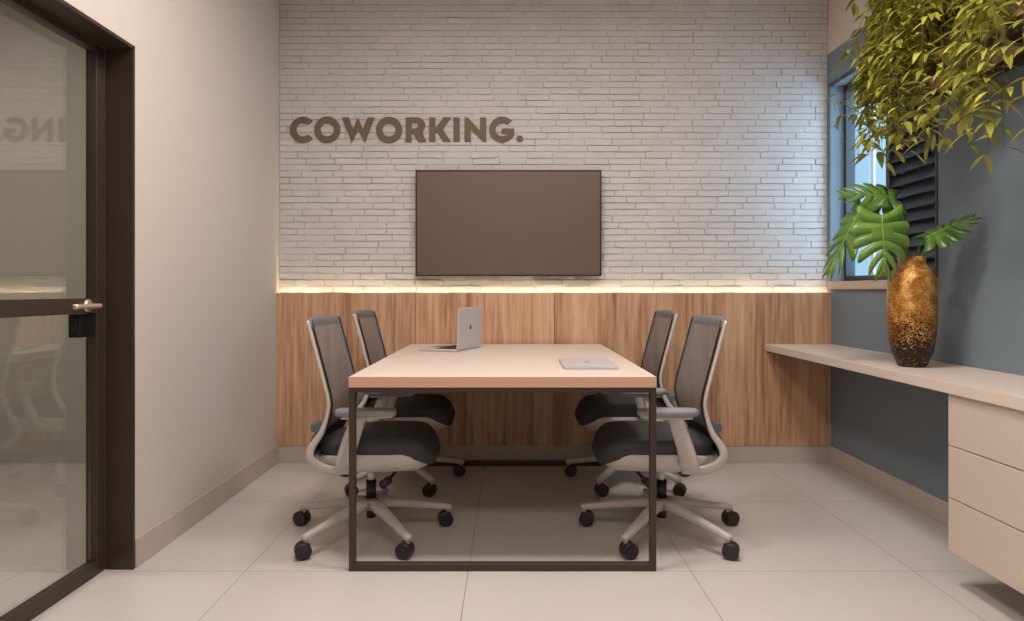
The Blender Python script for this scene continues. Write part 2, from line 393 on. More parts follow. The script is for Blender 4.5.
# corridor behind the glass door
bm = bmesh.new()
box(bm, -4.6, XL-.15, 4.36, 4.5, -.0, ZC); box(bm, -4.7, -4.6, -1.7, 4.5, 0, ZC); box(bm, -4.7, XL-.15, -1.8, -1.7, 0, ZC); box(bm, -4.7, XL-.15, -1.8, 4.5, ZC, ZC+.1)
S(obj('wall_corridor', bm, M['corridor']))
S(obj('floor_corridor', B(-4.7, XL-.151, -1.8, 4.5, -.1, 0), M['floor']))

# door
d = S(empty('door_1', (XL, DY1, 0)))
def rel(bm): return xform(bm, Matrix.Translation((-XL, -DY1, 0)))
bm = bmesh.new()
box(bm, XL-.105, XL+.004, DY1-.004, DY1+.010, 0, DZ+.010); box(bm, XL-.105, XL+.004, DY0-.010, DY0+.004, 0, DZ+.010); box(bm, XL-.105, XL+.004, DY0-.01, DY1+.01, DZ-.004, DZ+.010)
tag(obj('door_frame', rel(bm), M['dark_metal'], d))
bm = bmesh.new()
LX0, LX1 = XL-.148, XL-.105
box(bm, LX0, LX1, 2.636, DY1-.005, .004, DZ-.005, bev=.002, seg=1)
box(bm, LX0, LX1, DY0+.005, DY0+.065, .004, DZ-.005, bev=.002, seg=1)
box(bm, LX0, LX1, DY0+.065, 2.636, .004, .052, bev=.001, seg=1)
box(bm, LX0, LX1, DY0+.065, 2.636, DZ-.03, DZ-.005, bev=.001, seg=1)
box(bm, LX0, LX1, DY0+.065, 2.636, 1.015, 1.0725, bev=.001, seg=1)
obj('door_leaf', rel(bm), M['dark_metal'], d)
for z0, z1 in ((.053, 1.014), (1.0735, DZ-.031)):
    g = B(LX0+.012, LX0+.020, DY0+.066, 2.635, z0, z1)
    obj('glass_pane', rel(g), M['door_glass'], d)
bm = bmesh.new()
pts = catmull([(LX1+.002, 2.575, 1.044), (LX1+.045, 2.575, 1.044), (LX1+.056, 2.555, 1.044), (LX1+.056, 2.48, 1.044), (LX1+.056, 2.415, 1.044)], 5)
tube(bm, pts, [(.009, .009)]*len(pts), 14, up=(0, 0, 1)); cyl(bm, (LX1, 2.575, 1.044), (LX1+.008, 2.575, 1.044), .024)
pts = catmull([(LX0-.002, 2.575, 1.044), (LX0-.045, 2.575, 1.044), (LX0-.056, 2.555, 1.044), (LX0-.056, 2.48, 1.044), (LX0-.056, 2.415, 1.044)], 5)
tube(bm, pts, [(.009, .009)]*len(pts), 14, up=(0, 0, 1))
h = obj('door_handle', rel(fix(bm)), M['champagne'], d, True); h['label'] = 'champagne lever handle'
bm = B(LX0-.01, LX1-.010, 2.548, 2.635, .925, 1.012, bev=.003); box(bm, LX0, LX1-.016, 2.533, 2.548, .950, .995, bev=.002)
obj('lock_case', rel(bm), M['black'], d)['label'] = 'black lock box'

# window
w = S(empty('window_1', (XR, WY0, WZ0)))
def relw(bm): return xform(bm, Matrix.Translation((-XR, -WY0, -WZ0)))
fx0, fx1 = 2.130, 2.172
MY = 3.873
bm = bmesh.new()
box(bm, fx0, fx1+.015, WY1-.028, WY1, WZ0, WZ1); box(bm, fx0, fx1+.04, WY0, WY0+.028, WZ0, WZ1)
box(bm, fx0, fx1+.04, WY0+.028, WY1-.028, WZ0, WZ0+.034); box(bm, fx0, fx1+.04, WY0+.028, WY1-.028, WZ1-.034, WZ1)
box(bm, fx0+.003, fx1+.03, MY-.022, MY+.012, WZ0+.034, WZ1-.034)
# thin outer casing
box(bm, XR-.006, XR+.010, WY0-.012, WY1+.012, WZ1-.001, WZ1+.018); box(bm, XR-.006, XR+.010, WY0-.014, WY0-.001, WZ0, WZ1)
obj('window_frame', relw(bm), M['win_metal'], w)
obj('window_pane', relw(B(fx1-.012, fx1-.006, MY+.008, WY1-.020, WZ0+.028, WZ1-.028)), M['win_glass'], w)
bm = bmesh.new()
box(bm, fx1+.022, fx1+.032, 4.13, 4.16, WZ0+.0342, WZ1-.0342)
obj('sash_bar', relw(bm), M['lampbody'], w)
bm = bmesh.new(); z = WZ0+.04; yl0, yl1 = WY0+.029, MY-.023
while z < WZ1-.10:
    vs = box(bm, -.004, .004, yl0, yl1, 0, .080)
    mt = Matrix.Translation((fx0+.010, 0, z)) @ Matrix.Rotation(R(28), 4, 'Y')
    bmesh.ops.transform(bm, matrix=mt, verts=vs); z += .0685
box(bm, fx1+.036, fx1+.04, yl0, yl1, WZ0+.034, WZ1-.034)
obj('shutter', relw(bm), M['win_metal'], w)['label'] = 'dark louvred shutter panel'
obj('window_sill', relw(B(XR-.018, fx0, WY0-.02, WY1-.001, WZ0-.05, WZ0, bev=.002)), M['sill'], w)

# added grey wall beyond the window, invented to dim the sky seen through it
S(obj('wall_pane_dimmer', B(XR+.5, XR+7, 5.6, 5.8, -1, 7), M['outside']))
# ------------------------------------------------------------------ LED strip in the channel on top of the wainscot
bm = bmesh.new(); box(bm, XL+.01, XR-.01, YW+.024, YW+.034, 1.0352, 1.043)
led = tag(obj('led_strip', bm, M['led']), 'warm glowing light strip tucked behind the top of the wood wall panelling', 'light')

# ------------------------------------------------------------------ television
t = tag(empty('television', (-.016, YB-.02, 1.195)), 'large flat wall-mounted television with dark screen, brown-grey from a painted room reflection, and thin black frame', 'television')
tw, th, ty = .591, .674, -.047
bm = bmesh.new(); e = .0085
box(bm, -tw, tw, ty, ty+.03, 0, e); box(bm, -tw, tw, ty, ty+.03, th-e, th); box(bm, -tw, -tw+e, ty, ty+.03, e, th-e); box(bm, tw-e, tw, ty, ty+.03, e, th-e)
box(bm, -tw+.002, tw-.002, ty+.022, ty+.034, .002, th-.002); box(bm, -.25, .25, ty+.034, .0115, .15, .5)
obj('bezel', bm, M['tv_edge'], t)
obj('screen', B(-tw+e+.0005, tw-e-.0005, ty+.003, ty+.0215, e+.0005, th-e-.0005), M['tv'], t)

# ------------------------------------------------------------------ COWORKING. letters
sg = tag(empty('wall_sign', (0, YB-.006, 1.95)), 'taupe raised lettering reading COWORKING. on the white brick wall', 'sign')
K = (YB-.012)/682.7
def P(px, py): return ((px-511)*K, 1.1-(py-291)*K-1.95)
def arc(cx, cy, r, a0, a1, n=40): return [(cx+r*math.cos(R(a0+(a1-a0)*i/n)), cy-r*math.sin(R(a0+(a1-a0)*i/n))) for i in range(n+1)]
def letter(polys, nm='letter'):
    cu = bpy.data.curves.new('tmp', 'CURVE'); cu.dimensions = '2D'; cu.fill_mode = 'BOTH'; cu.extrude = .002
    for pl in polys:
        sp = cu.splines.new('POLY'); sp.points.add(len(pl)-1); sp.use_cyclic_u = True
        for q, (a, b) in zip(sp.points, pl):
            X, Z = P(a, b); q.co = (X, Z, 0, 1)
    o = bpy.data.objects.new('tmp', cu); COL.objects.link(o)
    bpy.context.view_layer.update()
    me = bpy.data.meshes.new_from_object(o.evaluated_get(bpy.context.evaluated_depsgraph_get()))
    bpy.data.objects.remove(o); bpy.data.curves.remove(cu)
    me.transform(Matrix.Rotation(R(90), 4, 'X')); me.materials.clear(); me.materials.append(M['sign'])
    me.name = nm; q = bpy.data.objects.new(nm, me); COL.objects.link(q); q.parent = sg; q.location = (0, .0005, 0); return q
T, Bt = 117.1, 141.9
letter([arc(302.7, 129.5, 13.1, 41, 319) + list(reversed(arc(302.7, 129.5, 6.6, 44, 316)))])
letter([arc(327, 129.5, 13.2, 0, 354), arc(327, 129.5, 6.5, 0, 354)])
letter([[(341.6, T), (348.6, T), (352.9, 128.6), (357.7, T), (362.5, 128.6), (367.6, T), (374.8, T), (364.6, 142.7), (358, 130.0), (351.6, 142.7)]])
letter([arc(388.9, 129.7, 13.2, 0, 354), arc(388.9, 129.7, 6.5, 0, 354)])
letter([[(405.5, T), (415.5, T)] + arc(417.0, 125.2, 8.1, 90, -50, 16) + [(426.2, Bt), (418.3, Bt), (412.6, 133.3), (411.6, 133.3), (411.6, Bt), (405.5, Bt)],
        [(411.6, 122.6)] + arc(415.2, 125.4, 2.8, 90, -90, 10) + [(411.6, 128.2)]])
letter([[(429.1, T), (435.3, T), (435.3, 127.8), (443.3, T), (451.2, T), (442.8, 129.1), (451.2, Bt), (443.2, Bt), (436.0, 130.8), (435.3, 130.8), (435.3, Bt), (429.1, Bt)]])
letter([[(453.3, T), (459.7, T), (459.7, Bt), (453.3, Bt)]])
letter([[(464.5, T), (467.6, T), (480, 130.6), (480, T), (486.1, T), (486.1, Bt), (483.4, Bt), (470.7, 128.6), (470.7, Bt), (464.5, Bt)]])
letter([arc(502.2, 129.4, 13.0, 42, 338) + [(514.2, 135.4), (514.2, 128.3), (501.5, 128.3), (501.5, 133.4), (507.6, 133.4)] + list(reversed(arc(502.2, 129.4, 6.6, 44, 322)))])
letter([arc(519.8, 138.7, 3.5, 0, 345, 20)], 'full_stop')

# ------------------------------------------------------------------ table
TX0, TX1, TY0, TY1, TZ = -.636, .570, 2.673, 4.322, .764
t = tag(empty('meeting_table', ((TX0+TX1)/2, (TY0+TY1)/2, 0)), 'long cream-topped meeting table on a dark rectangular steel tube frame', 'table')
cx, cy = (TX0+TX1)/2, (TY0+TY1)/2; hx, hy = (TX1-TX0)/2, (TY1-TY0)/2
obj('tabletop', B(-hx+.0012, hx-.0012, -hy+.0012, hy-.0012, TZ-.042, TZ, bev=.0006, seg=1), M['cream'], t)
bm = bmesh.new()
box(bm, -hx, hx, -hy, -hy+.0011, TZ-.042, TZ-.0006); box(bm, -hx, hx, hy-.0011, hy, TZ-.042, TZ-.0006); box(bm, -hx, -hx+.0011, -hy+.0011, hy-.0011, TZ-.042, TZ-.0006); box(bm, hx-.0011, hx, -hy+.0011, hy-.0011, TZ-.042, TZ-.0006)
obj('edge_band', bm, M['edge'], t)['label'] = 'peach brown edge of the tabletop'
for s in (-1, 1):
    bm = bmesh.new(); y0 = s*(hy-.018); a = .014; xo = hx
    ya, yb = y0-.015, y0+.015
    box(bm, -xo, -xo+.024, ya, yb, 0, TZ-.0425, bev=.0015, seg=1); box(bm, xo-.024, xo, ya, yb, 0, TZ-.0425, bev=.0015, seg=1)
    box(bm, -xo+.0238, xo-.0238, ya+.0003, yb-.0003, 0.0003, .030, bev=.0012, seg=1); box(bm, -xo+.0238, xo-.0238, ya+.0003, yb-.0003, TZ-.0625, TZ-.0428, bev=.0012, seg=1)
    obj('leg_frame', bm, M['table_metal'], t)
for s in (-1, 1):
    obj('side_rail', B(s*(hx-.045)-.0125, s*(hx-.045)+.0125, -hy+.034, hy-.034, TZ-.0625, TZ-.0428, bev=.001, seg=1), M['table_metal'], t)

# ------------------------------------------------------------------ chairs (local x = forward)
prof = [(-.042, .340), (-.10, .340), (-.150, .350), (-.190, .376), (-.208, .412), (-.196, .451), (-.160, .505), (-.137, .572), (-.130, .625), (-.138, .675), (-.174, .811), (-.207, .935)]
def fx(zz):
    p = [q for q in prof if q[1] >= .40]
    for a, b in zip(p, p[1:]):
        if a[1] <= zz <= b[1]: return a[0]+(b[0]-a[0])*(zz-a[1])/(b[1]-a[1])
    return p[-1][0]+(zz-p[-1][1])*(-.26) if zz > p[-1][1] else p[0][0]
def make_chair(s):
    root = empty('office_chair')
    def part(name, bm, mat, parent=root, smooth=True, sub=0, ang=None):
        o = obj(name, mirror(fix(bm), s), mat, parent, smooth)
        if sub:
            m = o.modifiers.new('subdivision', 'SUBSURF'); m.levels = sub; m.render_levels = sub
        return o
    # cushion: stacked superellipse layers with waterfall front
    def seat_ring(bm, sc, z, n=44, x0=-.215, x1=.31, hw=.25, drop=1., inset=0):
        cxs, hl = (x0+x1)/2, (x1-x0)/2; vs = []
        for k in range(n):
            a = 2*PI*k/n; ca, sa = math.cos(a), math.sin(a); e = 2/3.4
            X = cxs+(hl*sc-inset)*math.copysign(abs(ca)**e, ca); Y = (hw*sc-inset)*math.copysign(abs(sa)**e, sa)
            Y *= 1-.10*max(0, -(X-.05)/.25)
            dz = 0
            x9 = .21 if (z > .458 and drop == 1.) else .14
            if X > x9: dz = -(.085*((X-.14)/.17)**2.2 if x9 < .2 else .095*((X-.21)/.10)**2)*drop
            dz += -.026*max(0, (-X-.02)/.2)**1.3
            vs.append(bm.verts.new((X, Y, z+dz)))
        return vs
    def stack(layers, cap0=True, cap1=True, **kw):
        bm = bmesh.new(); rs = [seat_ring(bm, *l, **kw) for l in layers]; n = len(rs[0])
        for a, b in zip(rs, rs[1:]):
            for k in range(n): bm.faces.new((a[k], a[(k+1) % n], b[(k+1) % n], b[k]))
        if cap0: bm.faces.new(list(reversed(rs[0])))
        if cap1: bm.faces.new(rs[-1])
        return bm
    part('seat_cushion', stack([(.92, .402), (.945, .404), (.955, .412), (.994, .450), (.999, .455), (.992, .460), (.97, .464), (.88, .471), (.6, .480), (.35, .483), (.1, .484)]), M['cushion'], sub=1)
    bm = stack([(.99, .414), (1.0, .405), (.985, .385), (.93, .358), (.82, .333), (.62, .318), (.3, .312)], x0=-.226, x1=.285, hw=.246, drop=.62)
    part('seat_shell', bm, M['white_plastic'])
    # back frame: one continuous hoop
    side = [(a, .20 + .04*min(1, i/4), z) for i, (a, z) in enumerate(prof)]
    top = [(-.214, .239, .958), (-.219, .228, .970), (-.232, .12, .973), (-.238, 0, .975)]
    half = side+top
    path = half+[(a, -b, c) for a, b, c in reversed(half[:-1])]
    pts = catmull(path, 5); n = len(pts)
    rad = []
    for p in pts:
        low = max(0, min(1, (.60-p.z)/.25)); tp = max(0, min(1, (p.z-.9)/.08))
        tp = max(0, min(1, (.225-abs(p.y))/.02)) if p.z > .9 else 0
        rad.append(((.0070+.005*low)*(1-.5*tp), (.0068+.014*low)*(1-.5*tp)))
    # orient with y as the up axis; at the top the hoop runs along y so use x there
    bm = bmesh.new(); rings = []
    for i, p in enumerate(pts):
        a = pts[max(0, i-1)]; b = pts[min(n-1, i+1)]; tn = (b-a).normalized()
        nx = Vector((0, 1, 0)).cross(tn) if abs(tn.y) < .75 else None
        fwd = Vector((1, 0, .25)); fwd = (fwd - tn*fwd.dot(tn)).normalized()
        sd = tn.cross(fwd)
        ring = []
        for k in range(12):
            an = 2*PI*k/12; ca, sa = math.cos(an), math.sin(an); e = 2/2.6
            ring.append(bm.verts.new(p + fwd*rad[i][1]*math.copysign(abs(ca)**e, ca) + sd*rad[i][0]*math.copysign(abs(sa)**e, sa)))
        rings.append(ring)
    for a, b in zip(rings, rings[1:]):
        for k in range(12): bm.faces.new((a[k], a[(k+1) % 12], b[(k+1) % 12], b[k]))
    bm.faces.new(rings[0]); bm.faces.new(list(reversed(rings[-1])))
    part('back_frame', bm, M['white_plastic'])
    # mesh panel
    def panel(z0, z1, nz, ins, off=.013):
        bm = bmesh.new(); uv = bm.loops.layers.uv.new('UVMap'); g = []; ny = 16
        for i in range(nz+1):
            zz = z0+(z1-z0)*i/nz; row = []
            hw = .236-ins-(.02*max(0, (zz-.96)/.05) if zz > .96 else 0)
            for j in range(ny+1):
                v = -1+2*j/ny; dz = .010*(1-v*v)*(i == nz)
                X = fx(zz)+off+.002 - .030*(1-abs(v)**2.2)
                row.append(bm.verts.new((X, hw*v, zz+dz)))
            g.append(row)
        for i in range(nz):
            for j in range(ny):
                f = bm.faces.new((g[i][j], g[i][j+1], g[i+1][j+1], g[i+1][j]))
                for l, (u, w_) in zip(f.loops, ((j, i), (j+1, i), (j+1, i+1), (j, i+1))): l[uv].uv = (u/ny, (z0+(z1-z0)*w_/nz)/.55)
        return bm
    o = part('mesh_back', panel(.50, .955, 22, .004), M['net'])
    bm = panel(.393, .50, 8, .004); 
    o = part('lower_back', bm, M['cushion']); md = o.modifiers.new('solidify', 'SOLIDIFY'); md.thickness = .006; md.offset = 0
    o = part('headband', panel(.942, .979, 4, -.001, .004), M['headband']); md = o.modifiers.new('solidify', 'SOLIDIFY'); md.thickness = .017; md.offset = 0
    for sy in (1, -1):
        bm = bmesh.new()
        pp = [Vector((fx(zz)+.014, sy*(.231-(.02*max(0, (zz-.96)/.05) if zz > .96 else 0)), zz)) for zz in [.395+(.975-.395)*i/28 for i in range(29)]]
        tube(bm, pp, (.0040, .005), 8)
        part('piping', bm, M['black'])
    # lumbar adjuster + spine
    bm = B(-.262, -.200, -.045, .045, .468, .503, bev=.006); box(bm, -.206, -.186, -.12, .12, .48, .53, bev=.008)
    part('lumbar_support', bm, M['grey_plastic'], smooth=False)
    pts = catmull([(-.200, 0, .505), (-.232, 0, .468), (-.254, 0, .430), (-.252, 0, .385), (-.220, 0, .345), (-.16, 0, .325), (-.05, 0, .318)], 6)
    bm = bmesh.new(); tube(bm, pts, [(.055, .010)]*len(pts), 14, power=3)
    part('spine', bm, M['grey_plastic'])
    # armrests
    for sy in (1, -1):
        y = sy*.288
        bm = bmesh.new()
        pts = catmull([(-.062, sy*.20, .372), (-.060, sy*.235, .366), (-.057, sy*.268, .374), (-.045, sy*.280, .42), (-.02, sy*.284, .50), (0, y, .555), (.012, y, .586)], 5)
        m_ = len(pts); rd = []
        for i in range(m_):
            f = i/(m_-1); rd.append((.011 + .004*math.sin(PI*min(1, f)), .044-.013*f))
        tube(bm, pts, rd, 14, up=(0, 1, 0), power=3.2)
        # foot on the shell and forward bracket under the pad
        pass
        pts = catmull([(-.06, y, .582), (.02, y, .580), (.10, y, .586), (.15, y, .590)], 4)
        tube(bm, pts, [(.026, .009)]*len(pts), 10, up=(0, 1, 0), power=3)
        a = part('armrest', bm, M['white_plastic'])
        bm = bmesh.new(); rs = []
        for sc, zz in ((.90, .588), (1, .594), (1, .606), (.93, .613), (.7, .616)):
            ring = []
            for k in range(32):
                an = 2*PI*k/32; ca, sa = math.cos(an), math.sin(an); e = 2/3.2
                X = .038+(.126-(1-sc)*.04)*math.copysign(abs(ca)**e, ca); Y = y+.041*sc*math.copysign(abs(sa)**e, sa)
                ring.append(bm.verts.new((X, Y, zz)))
            rs.append(ring)
        for p, q in zip(rs, rs[1:]):
            for k in range(32): bm.faces.new((p[k], p[(k+1) % 32], q[(k+1) % 32], q[k]))
        bm.faces.new(list(reversed(rs[0]))); bm.faces.new(rs[-1])
        part('arm_pad', bm, M['pad'], parent=a)
    # mechanism, lever knob, gas lift
    bm = B(-.09, .11, -.075, .075, .296, .326, bev=.010)
    part('tilt_mechanism', bm, M['black'], smooth=False)
    bm = bmesh.new(); cyl(bm, (.125, -.06, .300), (.115, -.20, .297), .007, n=10); cyl(bm, (.115, -.195, .297), (.100, -.245, .290), .017, .019, n=18)
    part('tension_knob', bm, M['black'])
    bm = bmesh.new(); cyl(bm, (0, 0, .235), (0, 0, .30), .0145, n=20)
    part('gas_piston', bm, M['lampbody'])
    bm = bmesh.new(); cyl(bm, (0, 0, .150), (0, 0, .245), .0225, n=24); cyl(bm, (0, 0, .075), (0, 0, .13), .021, n=24)
    part('gas_lift', bm, M['black'])
    # five star base
    bm = bmesh.new()
    lathe_pts = [(.0, .163), (.030, .163), (.042, .155), (.046, .135), (.043, .118), (.03, .112), (0, .112)]
    lathe(bm, lathe_pts, 28)
    bmesh.ops.remove_doubles(bm, verts=bm.verts[:], dist=1e-5)
    cas = []
    for k in range(5):
        a = R(90+72*k); dx, dy = math.cos(a), math.sin(a)
        pts = [Vector((dx*r, dy*r, zz)) for r, zz in ((.02, .142), (.08, .138), (.16, .124), (.25, .107), (.33, .092), (.362, .086), (.372, .084))]
        tube(bm, pts, [(.025, .032), (.023, .029), (.019, .024), (.016, .020), (.0145, .017), (.014, .016), (.009, .011)], 14, up=(0, 0, 1), power=3.0)
        cyl(bm, (dx*.356, dy*.356, .062), (dx*.356, dy*.356, .092), .011, n=14)
        cas.append((a, dx*.356, dy*.356))
    part('star_base', bm, M['white_plastic'])
    rnd = [80, 68, 112, 76, 104]
    for k, (a, X, Y) in enumerate(cas):
        bm = bmesh.new(); sw = R(rnd[k])
        ax = Vector((math.cos(sw), math.sin(sw), 0)); fw = Vector((-ax.y, ax.x, 0)); c = Vector((X, Y, .034))+fw*.012
        for sgn in (1, -1):
            o0 = c+ax*sgn*.004; 
            tube(bm, [o0, o0+ax*sgn*.004, o0+ax*sgn*.020, o0+ax*sgn*.0235], [(.030, .030), (.034, .034), (.034, .034), (.029, .029)], 24, up=(0, 0, 1))
            tube(bm, [o0+ax*sgn*.023, o0+ax*sgn*.026], [(.012, .012), (.010, .010)], 16, up=(0, 0, 1))
        # hood and stem
        tube(bm, [c-ax*.004, c+ax*.004], [(.020, .022), (.020, .022)], 16, up=(0, 0, 1))
        cyl(bm, (X, Y, .04), (X, Y, .066), .009, n=12)
        part('caster', bm, M['rubber'], smooth=False)
    return root
YC1, YC2 = 3.098, 3.950
gl = make_chair(1); gr_ = make_chair(-1)
def chair(o, x, y, label, rz=0):
    o.location = (x, y, 0); o.rotation_euler = (0, 0, R(rz)); tag(o, label, 'chair', 'office chairs at the meeting table')
a = copy_tree(gl); b = copy_tree(gr_)
chair(gl, -.635, YC1, 'grey mesh-back office chair on the left side of the table, nearest the camera')
chair(a, -.635, YC2, 'grey mesh-back office chair on the left side of the table, nearest the wood wall')
chair(gr_, .683, YC1, 'grey mesh-back office chair on the right side of the table, nearest the camera')
chair(b, .683, YC2, 'grey mesh-back office chair on the right side of the table, nearest the wood wall')

# ------------------------------------------------------------------ fruit shaped mark used on both computers (flat outline with bite)
def fruit_mark(bm, M4, size):
    body = []
    for k in range(40):
        a = 2*PI*k/40; r = 1
        x, y = math.cos(a)*.82, math.sin(a)*.9
        if math.sin(a) > .8: y -= .16*(math.sin(a)-.8)/.2
        if math.sin(a) < -.85: y += .08*(-math.sin(a)-.85)/.15
        d = math.hypot(x-.98, y-.12)
        if d < .36:
            x = .98-math.sqrt(max(0, .36**2-(y-.12)**2))
        body.append((x, y))
    leaf = [(.02, .98), (.08, 1.25), (.34, 1.46), (.30, 1.18)]
    for pl in (body, leaf):
        vs = [bm.verts.new(M4 @ Vector((x*size, y*size, 0))) for x, y in pl]
        f = bm.faces.new(vs); r = bmesh.ops.extrude_face_region(bm, geom=[f])
        nv = [g for g in r['geom'] if isinstance(g, bmesh.types.BMVert)]
        off = (M4.to_3x3() @ Vector((0, 0, -.0005)))
        for v in nv: v.co += off
    return fix(bm)

# open laptop: local x = along hinge, local y = towards the user (front edge)
u = Vector((.345, .939, 0)).normalized()
lap = tag(empty('laptop', (-.298, 3.742, TZ), math.atan2(u.y, u.x)), 'open silver laptop standing at the far end of the table, lid turned to the camera', 'laptop')
LW, LD = .335, .230
bm = B(0, LW, 0, LD, .0015, .0145, bev=.004, seg=3)
obj('base', bm, M['silver'], lap)
bm = bmesh.new()
for r_ in range(6):
    for c_ in range(14):
        x = .022+c_*.0209; y = .032+r_*.0185
        box(bm, x, x+.0185, y, y+.016, .0142, .0158)
kb = obj('keyboard', bm, M['keys'], lap)
obj('trackpad', B(LW/2-.055, LW/2+.055, .148, .215, .0142, .0149), M['grey_plastic'], lap)
tl = R(3)   # lean back
lm = Matrix.Translation((0, .002, .0125)) @ Matrix.Rotation(tl, 4, 'X')
bm = B(0, LW, -.0055, 0, .002, .232, bev=.002, seg=2)
lid = obj('lid', xform(bm, lm), M['silver'], lap)
bm = B(.006, LW-.006, .0001, .0009, .012, .226); obj('display', xform(bm, lm), M['screen'], lid)
bm = bmesh.new()
mk = lm @ Matrix.Translation((LW/2, -.0056, .117)) @ Matrix(((-1, 0, 0, 0), (0, 0, -1, 0), (0, 1, 0, 0), (0, 0, 0, 1)))
fruit_mark(bm, mk, .017); obj('logo', bm, M['black'], lid)

# closed laptop
t2 = tag(empty('laptop', (.344, 3.085, TZ), R(0)), 'closed thin silver laptop lying flat near the right edge of the table', 'laptop')
obj('base', B(-.117, .117, -.160, .160, .0015, .0095, bev=.003, seg=3), M['silver'], t2)
l2 = obj('lid', B(-.117, .117, -.160, .160, .0102, .0155, bev=.0022, seg=3), M['silver'], t2)
bm = bmesh.new(); fruit_mark(bm, Matrix.Translation((0, 0, .0161)) @ Matrix.Rotation(0, 4, 'Z'), .017); obj('logo', bm, M['grey_plastic'], l2)
for sx in (-.1, .1):
    for sy in (-.14, .14): bm = bmesh.new(); cyl(bm, (sx, sy, 0), (sx, sy, .002), .006, n=12); obj('foot', bm, M['black'], t2)
for sx in (.02, LW-.02):
    for sy in (.02, LD-.02): bm = bmesh.new(); cyl(bm, (sx, sy, 0), (sx, sy, .002), .006, n=12); obj('foot', bm, M['black'], lap)

# ------------------------------------------------------------------ wall desk and hanging drawer unit
DXF = 1.620
tag(obj('wall_desk', B(DXF, XR, .80, YW-.001, .720, .762, bev=.0015), M['cream']), 'long cream wall-mounted desk top running along the blue wall under the window', 'desk')
cab = tag(empty('drawer_unit', (1.636, 2.551, .131)), 'cream floating drawer unit hung under the wall desk at the right', 'cabinet')
cw = XR-1.636-.001
bm = bmesh.new(); y0, y1 = -1.25, 0
box(bm, .016, cw, y1-.018, y1, 0, .587); box(bm, .016, cw, y0, y0+.018, 0, .587); box(bm, .016, cw, y0+.018, y1-.018, 0, .018); box(bm, .016, cw, y0+.018, y1-.018, .57, .587); box(bm, cw-.01, cw, y0+.018, y1-.018, .018, .57)
obj('carcass', bm, M['cream_front'], cab)
obj('shadow_gap', B(.0165, .02, y0+.018, y1-.018, .018, .57), M['cabinet_in'], cab)
for z0, z1 in ((.001, .197), (.201, .392), (.396, .587)):
    o = obj('drawer', B(-.002, .016, y0, y1, z0, z1, bev=.001, seg=1), M['cream_front'], cab)

# ------------------------------------------------------------------ vase and monstera
v = tag(empty('vase', (1.797, 3.06, .762)), 'tall gold vase fading to dark brown at its foot, standing on the wall desk', 'vase')
prof_v = [(.0, .0), (.058, .0), (.064, .004), (.078, .03), (.094, .07), (.104, .12), (.110, .18), (.112, .25), (.112, .32), (.111, .375), (.105, .405), (.092, .428), (.076, .443), (.066, .452), (.0625, .465), (.0625, .49), (.058, .492), (.055, .488), (.055, .46), (.06, .44), (.08, .42), (.09, .36), (.09, .1), (.0, .06)]
bm = bmesh.new(); lathe(bm, [(r*.89, z) for r, z in prof_v], 64); bmesh.ops.remove_doubles(bm, verts=bm.verts[:], dist=1e-5)
obj('vessel', fix(bm), M['vase'], v, True)
mon = tag(empty('monstera', (1.803, 3.06, .86)), 'split-leaf monstera cuttings with four green leaves standing in the gold vase', 'plant')
MO = Vector((1.803, 3.06, .86))
